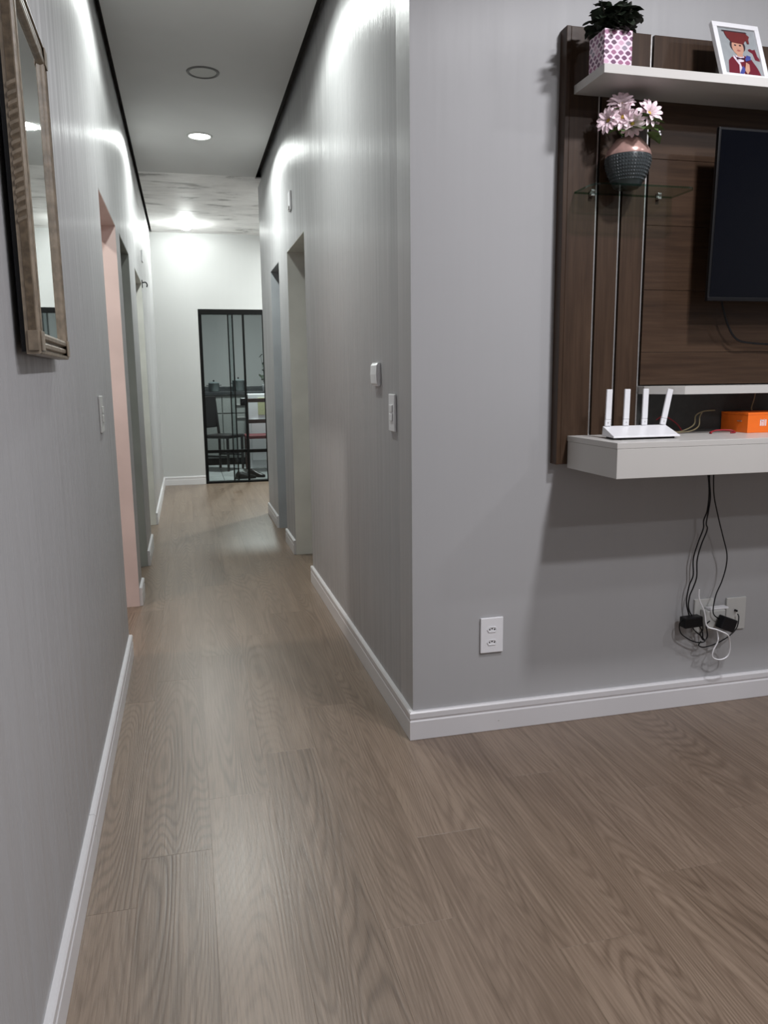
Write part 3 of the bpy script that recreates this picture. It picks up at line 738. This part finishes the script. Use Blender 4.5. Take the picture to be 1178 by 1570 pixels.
for v_ in range(3):
    bm = bmesh.new(); L_ = .034+.006*v_; W_ = .013+.002*v_
    sp_ = [(0, 0), (.3, .8), (.55, 1), (.8, .75), (1, 0)]
    c_ = [bm.verts.new((x*L_, 0, -.004*math.sin(x*PI)-.006*x*x)) for x, y in sp_]
    l_ = [bm.verts.new((x*L_, y*W_, .003-.006*x*x)) for x, y in sp_[1:-1]]; r_ = [bm.verts.new((x*L_, -y*W_, .003-.006*x*x)) for x, y in sp_[1:-1]]
    for S in (l_, r_):
        bm.faces.new((c_[0], c_[1], S[0])); bm.faces.new((c_[1], c_[2], S[1], S[0])); bm.faces.new((c_[2], c_[3], S[2], S[1])); bm.faces.new((c_[3], c_[4], S[2]))
    me = bpy.data.meshes.new('leaf'); bmesh.ops.recalc_face_normals(bm, faces=bm.faces); bm.to_mesh(me); bm.free(); me.materials.append(leaf_d); lm.append(me)
stem_m = plain('dark_stem', (.03, .025, .015, 1), .6)
rr = random.Random(3)
for s_ in range(16):
    a = s_*2.4; rad = .012+.050*math.sqrt((s_+.5)/16); tipz = hh+.030+.075*rr.random()
    p0 = Vector((.3*rad*math.cos(a), .3*rad*math.sin(a), hh-.02)); p1 = Vector((rad*math.cos(a)*1.15+.008, rad*math.sin(a), tipz))
    bm = bmesh.new(); tube(bm, [p0, (p0+p1)/2+Vector((0, 0, .01)), p1], .0015, 5, 3); st = obj('stem', bm, stem_m, pp)
    for k in range(16):
        t_ = .25+.75*(k+rr.random()*.5)/16; p = p0.lerp(p1, t_); o = bpy.data.objects.new('leaf', lm[rr.randrange(3)]); C.objects.link(o); o.parent = st
        o.location = p+Vector((0, 0, .004)); o.rotation_euler = (rr.uniform(-.5, .5), rr.uniform(-.5, .75), a+rr.uniform(-1.6, 1.6)+k*2.2)
        q = rr.uniform(.75, 1.1); o.scale = (q, q, q)
# ---------------------------------------------------------------- photo frame
ph = empty('photo_frame', (1.668, 2.172, 2.0640)); ph.rotation_euler = (math.radians(-21), 0, math.radians(2))
tag(ph, 'white framed photo of a child in graduation dress leaning on the upper shelf', 'picture frame')
FW, FH, fb = .083, .190, .0155
bm = bmesh.new(); bx(bm, -FW, FW, 0, .014, 0, fb); obj('frame_rail', bm, white_pl, ph, .001)
bm = bmesh.new(); bx(bm, -FW, FW, 0, .014, FH-fb, FH); obj('frame_rail', bm, white_pl, ph, .001)
bm = bmesh.new(); bx(bm, -FW, -FW+fb, 0, .014, fb, FH-fb); obj('frame_stile', bm, white_pl, ph, .001)
bm = bmesh.new(); bx(bm, FW-fb, FW, 0, .014, fb, FH-fb); obj('frame_stile', bm, white_pl, ph, .001)
pc = lambda n, c: plain(n, c, .4, var=.04)
pm = [pc('print_backdrop', (.28, .30, .31, 1)), pc('print_gown_red', (.13, .010, .022, 1)), pc('print_cap_red', (.13, .018, .018, 1)), pc('print_skin', (.50, .27, .19, 1)), pc('print_hair', (.04, .025, .03, 1)),
      pc('print_white', (.62, .55, .62, 1)), pc('print_blue', (.05, .06, .25, 1)), pc('print_dark_bow', (.05, .01, .03, 1)), pc('print_inner_line', (.12, .12, .13, 1)), pc('print_lip', (.35, .1, .09, 1))]
bm = bmesh.new(); lay = [0]
def flat(mi, pts):
    lay[0] += 1; y = .006-.00012*lay[0]
    f = bm.faces.new([bm.verts.new((-FW+fb+u*(2*FW-2*fb), y, fb+v*(FH-2*fb))) for u, v in pts]); f.material_index = mi
def ell(mi, cu, cv, ru, rv, n=20): flat(mi, [(cu+ru*math.cos(2*PI*k/n), cv+rv*math.sin(2*PI*k/n)) for k in range(n)])
bx(bm, -FW+.004, FW-.004, .0061, .012, .004, FH-.004, 8)
flat(0, [(0, 0), (1, 0), (1, 1), (0, 1)])
flat(1, [(.86, .58), (.93, .60), (.96, .45), (1, .40), (1, .34), (.88, .36), (.84, .50), (.74, .55), (.74, .58), (.8, .60)])
flat(1, [(.10, 0), (.16, .30), (.26, .38), (.44, .43), (.62, .43), (.78, .36), (.90, .18), (.97, 0)])
flat(5, [(.32, .43), (.38, .36), (.46, .26), (.52, 0), (.38, 0), (.42, .22), (.30, .38)]); flat(5, [(.36, .42), (.60, .42), (.56, .30), (.44, .28)])
ell(4, .48, .64, .205, .16); ell(3, .475, .605, .155, .175); flat(3, [(.40, .47), (.57, .47), (.56, .40), (.42, .40)])
ell(4, .415, .645, .030, .018); ell(4, .545, .645, .030, .018); ell(9, .48, .53, .05, .016); ell(3, .48, .585, .03, .03)
flat(2, [(.26, .78), (.33, .70), (.64, .68), (.72, .77)]); flat(2, [(.18, .93), (.74, .93), (.84, .86), (.78, .76), (.24, .78), (.20, .86)]); flat(4, [(.12, .95), (.76, .95), (.80, .925), (.14, .925)])
flat(2, [(.72, .80), (.80, .80), (.80, .70), (.75, .70)])
flat(7, [(.38, .385), (.38, .33), (.48, .35), (.59, .33), (.59, .385), (.48, .365)])
flat(6, [(.66, .44), (.76, .42), (.74, .34), (.60, .30), (.60, .36)]); flat(6, [(.40, .06), (.50, .20), (.56, .12), (.46, 0), (.36, 0)])
flat(3, [(.53, .10), (.60, .28), (.68, .24), (.66, .10), (.58, .02)])
obj('print', bm, pm, ph)
box('stand_leg', -.02, .02, .015, .019, .01, .12, black_pl, ph, .001)
# ---------------------------------------------------------------- vase and flowers
vz = gz+.0034
va_ = empty('vase', (1.340, 2.267, vz)); tag(va_, 'round vase, rose-gold above and textured charcoal below, on the glass shelf', 'vase')
def vr(t): return .038+.0365*math.sin(PI*min(1, t*1.02)**.80)**.9 if t < .98 else .038
bm = bmesh.new(); prof = [(0, 0), (.034, 0), (.040, .004), (.054, .030), (.0655, .060), (.0685, .078), (.0675, .090)]
lathe(bm, prof, 56); obj('charcoal_body', bm, vase_dark, va_, smooth=True)
bm = bmesh.new(); lathe(bm, [(.0675, .090), (.0685, .092), (.0645, .105), (.054, .122), (.042, .135), (.038, .140), (.035, .140), (.035, .134), (0, .130)], 56); obj('rose_gold_shoulder', bm, rose, va_, smooth=True)
# relief bumps: one part
bm = bmesh.new()
for j in range(8):
    z = .022+j*.0088; r_ = 0
    for (ra, za), (rb, zb) in zip(prof, prof[1:]):
        if za <= z <= zb: r_ = ra+(rb-ra)*(z-za)/(zb-za)
    for k in range(46):
        a = 2*PI*k/46; c = Vector((math.cos(a), math.sin(a), 0)); t_ = Vector((-math.sin(a), math.cos(a), 0)); sw_ = .0033
        b0 = [c*(r_-.0005)+t_*sx*sw_+Vector((0, 0, z+sz*.0031)) for sx, sz in ((-1, -1), (1, -1), (1, 1), (-1, 1))]
        b1 = [c*(r_+.0013)+t_*sx*sw_*.5+Vector((0, 0, z+sz*.0015)) for sx, sz in ((-1, -1), (1, -1), (1, 1), (-1, 1))]
        v0 = [bm.verts.new(p) for p in b0]; v1 = [bm.verts.new(p) for p in b1]
        for i in range(4): bm.faces.new((v0[i], v0[(i+1) % 4], v1[(i+1) % 4], v1[i]))
        bm.faces.new(v1)
rl = obj('relief_studs', bm, vase_dark, va_); rl['kind'] = 'stuff'
bq = empty('flower_bouquet', (1.340, 2.267, vz+.1412)); tag(bq, 'bunch of pale pink and white daisies with green leaves in the vase', 'flowers')
pme = []
for v_ in range(3):
    bm = bmesh.new(); L_ = .040-.004*v_; W_ = .0068
    sp_ = [(0, .35), (.3, .75), (.6, 1), (.85, .8), (1, .15)]
    mid = [bm.verts.new((x*L_, 0, .006*math.sin(x*PI*.9)-.0012)) for x, y in sp_]
    ll = [bm.verts.new((x*L_, y*W_, .006*math.sin(x*PI*.9)+.0008)) for x, y in sp_]; r2 = [bm.verts.new((x*L_, -y*W_, .006*math.sin(x*PI*.9)+.0008)) for x, y in sp_]
    for i in range(4):
        bm.faces.new((mid[i], mid[i+1], ll[i+1], ll[i])); bm.faces.new((mid[i+1], mid[i], r2[i], r2[i+1]))
    me = bpy.data.meshes.new('petal'); bmesh.ops.recalc_face_normals(bm, faces=bm.faces); bm.to_mesh(me); bm.free(); me.materials.append(petal_m); pme.append(me)
# (x, y, z of the head above the rim; direction it faces)
HEADS = [(-.042, -.020, .088, (-.35, -.75, .65), 0), (.034, -.048, .060, (.05, -.95, .35), 0), (-.022, -.052, .030, (-.2, -.75, -.45), 1), (.072, -.004, .066, (.75, -.5, .45), 1), (-.080, -.020, .042, (-.9, -.5, .1), 1), (-.045, -.040, .048, (-.6, -.8, -.1), 2)]
for hx, hy, hz, dr, v_ in HEADS:
    q = Vector(dr).normalized().to_track_quat('Z', 'Y'); c = Vector((hx, hy, hz))
    bm = bmesh.new(); tube(bm, [(hx*.15, hy*.15, 0), (hx*.55, hy*.4, hz*.55), c-Vector(dr).normalized()*.004], .0014, 5, 5)
    fl = obj('flower', bm, leaf_g, bq)
    bm = bmesh.new(); lathe(bm, [(0, -.003), (.006, -.001), (.0065, .003), (.004, .006), (0, .007)], 12)
    for v in bm.verts: v.co = q @ v.co+c
    obj('flower_centre', bm, yellow_m, fl, smooth=True)
    npet = 13
    for lay_ in range(2):
        for k in range(npet-4*lay_):
            o = bpy.data.objects.new('petal', pme[(v_+lay_) % 3]); C.objects.link(o); o.parent = fl
            e_ = (q.to_matrix() @ Euler((0, -.12-.42*lay_+rr.uniform(-.14, .14), 2*PI*k/(npet-4*lay_)+lay_*.3), 'XYZ').to_matrix())
            a_ = 2*PI*k/(npet-4*lay_)+lay_*.3
            mt = q.to_matrix() @ Matrix.Rotation(a_, 3, 'Z') @ Matrix.Rotation(-.10-.42*lay_+rr.uniform(-.14, .14), 3, 'Y')
            o.matrix_local = Matrix.Translation(c+q @ Vector((.004*math.cos(a_), .004*math.sin(a_), .001*lay_))) @ mt.to_4x4()
LV = [(-.060, -.03, .020, 2.9, .2), (-.040, -.035, .010, 3.9, .1), (-.015, -.045, .012, 4.6, .1), (.025, -.05, .012, 5.1, .15), (.055, -.03, .022, 5.9, .0), (.07, .0, .050, .1, -.5), (.045, -.04, .035, 5.6, .0), (-.07, 0, .045, 3.2, -.3), (.02, .035, .03, 1.4, 0), (.0, -.035, .038, 4.9, -.2), (.078, -.025, .012, .2, .3), (-.05, -.02, .05, 3.6, -.4)]
gl = bmesh.new(); L_, W_ = .060, .021
sp_ = [(0, 0), (.2, .6), (.45, 1), (.75, .75), (1, 0)]
c_ = [gl.verts.new((x*L_, 0, -.003-.012*x*x)) for x, y in sp_]; l_ = [gl.verts.new((x*L_, y*W_, .003-.012*x*x)) for x, y in sp_[1:-1]]; r_ = [gl.verts.new((x*L_, -y*W_, .003-.012*x*x)) for x, y in sp_[1:-1]]
for S in (l_, r_):
    gl.faces.new((c_[0], c_[1], S[0])); gl.faces.new((c_[1], c_[2], S[1], S[0])); gl.faces.new((c_[2], c_[3], S[2], S[1])); gl.faces.new((c_[3], c_[4], S[2]))
gme = bpy.data.meshes.new('leaf'); bmesh.ops.recalc_face_normals(gl, faces=gl.faces); gl.to_mesh(gme); gl.free(); gme.materials.append(leaf_g)
for x, y, z, a, tlt in LV:
    o = bpy.data.objects.new('leaf', gme); C.objects.link(o); o.parent = bq; o.location = (x*.55, y*.85-.008, z+.006); o.rotation_euler = (0, tlt-.02, a)
for x, y, z in ((.084, -.03, .018), (.079, -.034, .013), (.088, -.028, .011)):
    bm = bmesh.new(); bmesh.ops.create_icosphere(bm, subdivisions=1, radius=.0042); bmesh.ops.translate(bm, vec=(x, y, z), verts=bm.verts); obj('white_bud', bm, white_pl, bq, smooth=True)
# ---------------------------------------------------------------- things on the bench
BZ = 1.0073
ro = empty('wifi_router', (1.357, 2.160, BZ)); tag(ro, 'white router with four upright antennas on the bench', 'router')
bm = bmesh.new()
lo = [bm.verts.new(p) for p in ((-.123, -.052, .006), (.103, -.055, .006), (.122, .054, .006), (-.102, .054, .006))]
hi = [bm.verts.new(p) for p in ((-.121, -.051, .011), (.101, -.054, .011), (.119, .052, .036), (-.101, .052, .036))]
for i in range(4): bm.faces.new((lo[i], lo[(i+1) % 4], hi[(i+1) % 4], hi[i]))
bm.faces.new(lo[::-1]); bm.faces.new(hi); obj('body', bm, white_pl, ro, .0015)
box('base_foot', -.09, .09, -.044, .048, 0, .0062, black_pl, ro)
for x0, lean in ((-.087, .02), (-.024, .012), (.041, .005), (.107, .19)):
    A = Matrix.Translation((x0, .048, .036)) @ Matrix.Rotation(lean, 4, 'Y')
    bm = bmesh.new(); bx(bm, -.0095, .0095, -.0035, .0035, 0, .020, mat=A); an = obj('antenna', bm, white_pl, ro, .001)
    bm = bmesh.new(); bx(bm, -.0095, .0095, -.0042, .0028, .0205, .113, mat=A); obj('antenna_blade', bm, white_pl, an, .0015)
    bm = bmesh.new(); pA = A @ Vector((0, -.0036, .011)); pB = A @ Vector((0, -.0048, .011)); cyl(bm, pA, pB, .0018, 10); obj('hinge_pin', bm, grey_pl, an)
bo = empty('cardboard_box', (1.875, 2.262, BZ)); tag(bo, 'orange cardboard box with white logo on the bench, cut by the picture edge', 'box')
box('base_tray', -.093, .095, -.051, .083, 0, .058, orange, bo, .0008); box('lid', -.0935, .0955, -.0515, .0835, .0583, .0655, orange, bo, .0008)
# white logo: an M with an i at its right
bm = bmesh.new(); zc = .030; lx = -.0935+.047
def lg(x0, x1, z0, z1): bx(bm, lx+x0, lx+x1, -.0522, -.0510, z0, z1)
lg(0, .0035, .022, .043); lg(.0128, .0163, .022, .043); lg(.0064, .0098, .022, .036); lg(.0199, .0234, .022, .043)
for s_ in (1, -1):
    m_ = Matrix.Translation((lx+.00815, 0, .0415)); pts = [(0, -.0042), (0, -.0008), (s_*.008, .0036), (s_*.008, 0.0002)]
    f1 = [bm.verts.new(m_ @ Vector((x, -.0522, z))) for x, z in pts]; bm.faces.new(f1)
obj('logo', bm, white_pl, bo)
bm = bmesh.new(); bx(bm, -.0942, -.0934, -.022, .0, .036, .039); obj('side_print', bm, plain('grey_print', (.35, .25, .2, 1), .5), bo)
bb = empty('cable_pair', (1.53, 2.29, BZ)); tag(bb, 'pair of beige cables rising from the bench right of the router', 'cables')
cable('strand', [(1.530, 2.30, BZ+.020), (1.575, 2.295, BZ+.004), (1.61, 2.29, BZ+.012), (1.645, 2.30, BZ+.028), (1.66, 2.315, BZ+.055), (1.70, 2.33, BZ+.068), (1.75, 2.338, BZ+.07)], .0022, beige_cable, bb, off=(1.53, 2.29, 1.0073))
cable('strand', [(1.525, 2.285, BZ+.004), (1.57, 2.28, BZ+.003), (1.62, 2.278, BZ+.008), (1.655, 2.29, BZ+.022), (1.668, 2.305, BZ+.05), (1.69, 2.325, BZ+.064)], .0022, beige_cable, bb, off=(1.53, 2.29, 1.0073))
cable('cable', [(1.90, 2.33, 1.136), (1.893, 2.325, 1.115), (1.88, 2.32, 1.085), (1.885, 2.322, BZ+.068)], .002, beige_cable, None, 'beige cable hanging behind the orange box', 'cable')
cable('cable', [(1.650, 2.215, BZ+.003), (1.66, 2.235, BZ+.003), (1.69, 2.243, BZ+.009), (1.735, 2.238, BZ+.009), (1.745, 2.222, BZ+.003), (1.72, 2.212, BZ+.003)], .0025, red_pl, None, 'short red cord curled on the bench between router and orange box', 'cable')
cable('cable', [(1.508, 2.31, BZ+.045), (1.55, 2.33, BZ+.055), (1.60, 2.335, BZ+.03), (1.62, 2.33, BZ+.004)], .002, red_pl, None, 'thin dark red cord behind the last router antenna', 'cable')
# ---------------------------------------------------------------- cables hanging to the sockets
Y = 2.33
def W(pts): return [(x, y, z) for x, y, z in pts]
tp = empty('twisted_cable_pair', (1.71, 2.30, .901)); tag(tp, 'twisted pair of black power cables hanging from the bench to the left charger', 'cables')
cable('strand', W([(1.700, 2.30, .901), (1.713, 2.30, .845), (1.722, 2.305, .79), (1.722, 2.31, .735), (1.718, 2.32, .70), (1.7255, 2.33, .668), (1.712, 2.335, .62), (1.700, 2.34, .56), (1.703, 2.34, .50), (1.693, 2.345, .462), (1.689, 2.35, .40), (1.700, 2.345, .352)]), .0024, black_pl, tp, off=(1.71, 2.3, 0.901))
cable('strand', W([(1.716, 2.295, .901), (1.716, 2.30, .85), (1.724, 2.30, .785), (1.7235, 2.305, .735), (1.725, 2.315, .69), (1.738, 2.325, .665), (1.721, 2.33, .61), (1.712, 2.335, .555), (1.714, 2.335, .495), (1.706, 2.34, .455), (1.697, 2.345, .42), (1.696, 2.34, .37), (1.745, 2.335, .30), (1.752, 2.333, .268)]), .0024, black_pl, tp, off=(1.71, 2.3, 0.901))
cable('power_cable', W([(1.719, 2.285, .901), (1.729, 2.29, .80), (1.758, 2.30, .72), (1.790, 2.31, .645), (1.815, 2.315, .58), (1.820, 2.32, .53), (1.806, 2.32, .475), (1.785, 2.32, .425), (1.775, 2.315, .365), (1.800, 2.315, .34)]), .0022, black_pl, None, 'single black power cable bowing out to the right under the bench', 'cable')
cable('power_cable', W([(1.664, 2.332, .345), (1.655, 2.335, .325), (1.665, 2.338, .292), (1.70, 2.34, .265), (1.735, 2.34, .250), (1.765, 2.338, .252), (1.745, 2.335, .275), (1.715, 2.333, .300), (1.705, 2.332, .318)]), .0022, black_pl, None, 'black cable looping below the left charger', 'cable')
cable('power_cable', W([(1.742, 2.328, .258), (1.735, 2.33, .242), (1.76, 2.333, .232), (1.81, 2.335, .240), (1.86, 2.335, .262), (1.895, 2.338, .290), (1.907, 2.345, .325), (1.9075, 2.353, .338)]), .0022, black_pl, None, 'black cable curving up to the jack on the right plate', 'cable')
cable('power_cable', W([(1.740, 2.325, .330), (1.748, 2.33, .300), (1.738, 2.33, .285), (1.75, 2.325, .262), (1.765, 2.325, .275), (1.762, 2.33, .315), (1.775, 2.33, .33)]), .0022, black_pl, None, 'short black cable knot under the white plug adapter', 'cable')
cable('power_cable', W([(1.712, 2.315, .455), (1.713, 2.312, .42), (1.728, 2.30, .375), (1.738, 2.295, .325), (1.775, 2.288, .310), (1.815, 2.285, .290), (1.838, 2.30, .262), (1.850, 2.31, .225), (1.845, 2.315, .195), (1.815, 2.315, .186), (1.785, 2.315, .198), (1.783, 2.312, .225), (1.797, 2.308, .262), (1.797, 2.318, .30)]), .0026, white_pl, None, 'white cable making a drooping loop below the sockets', 'cable')
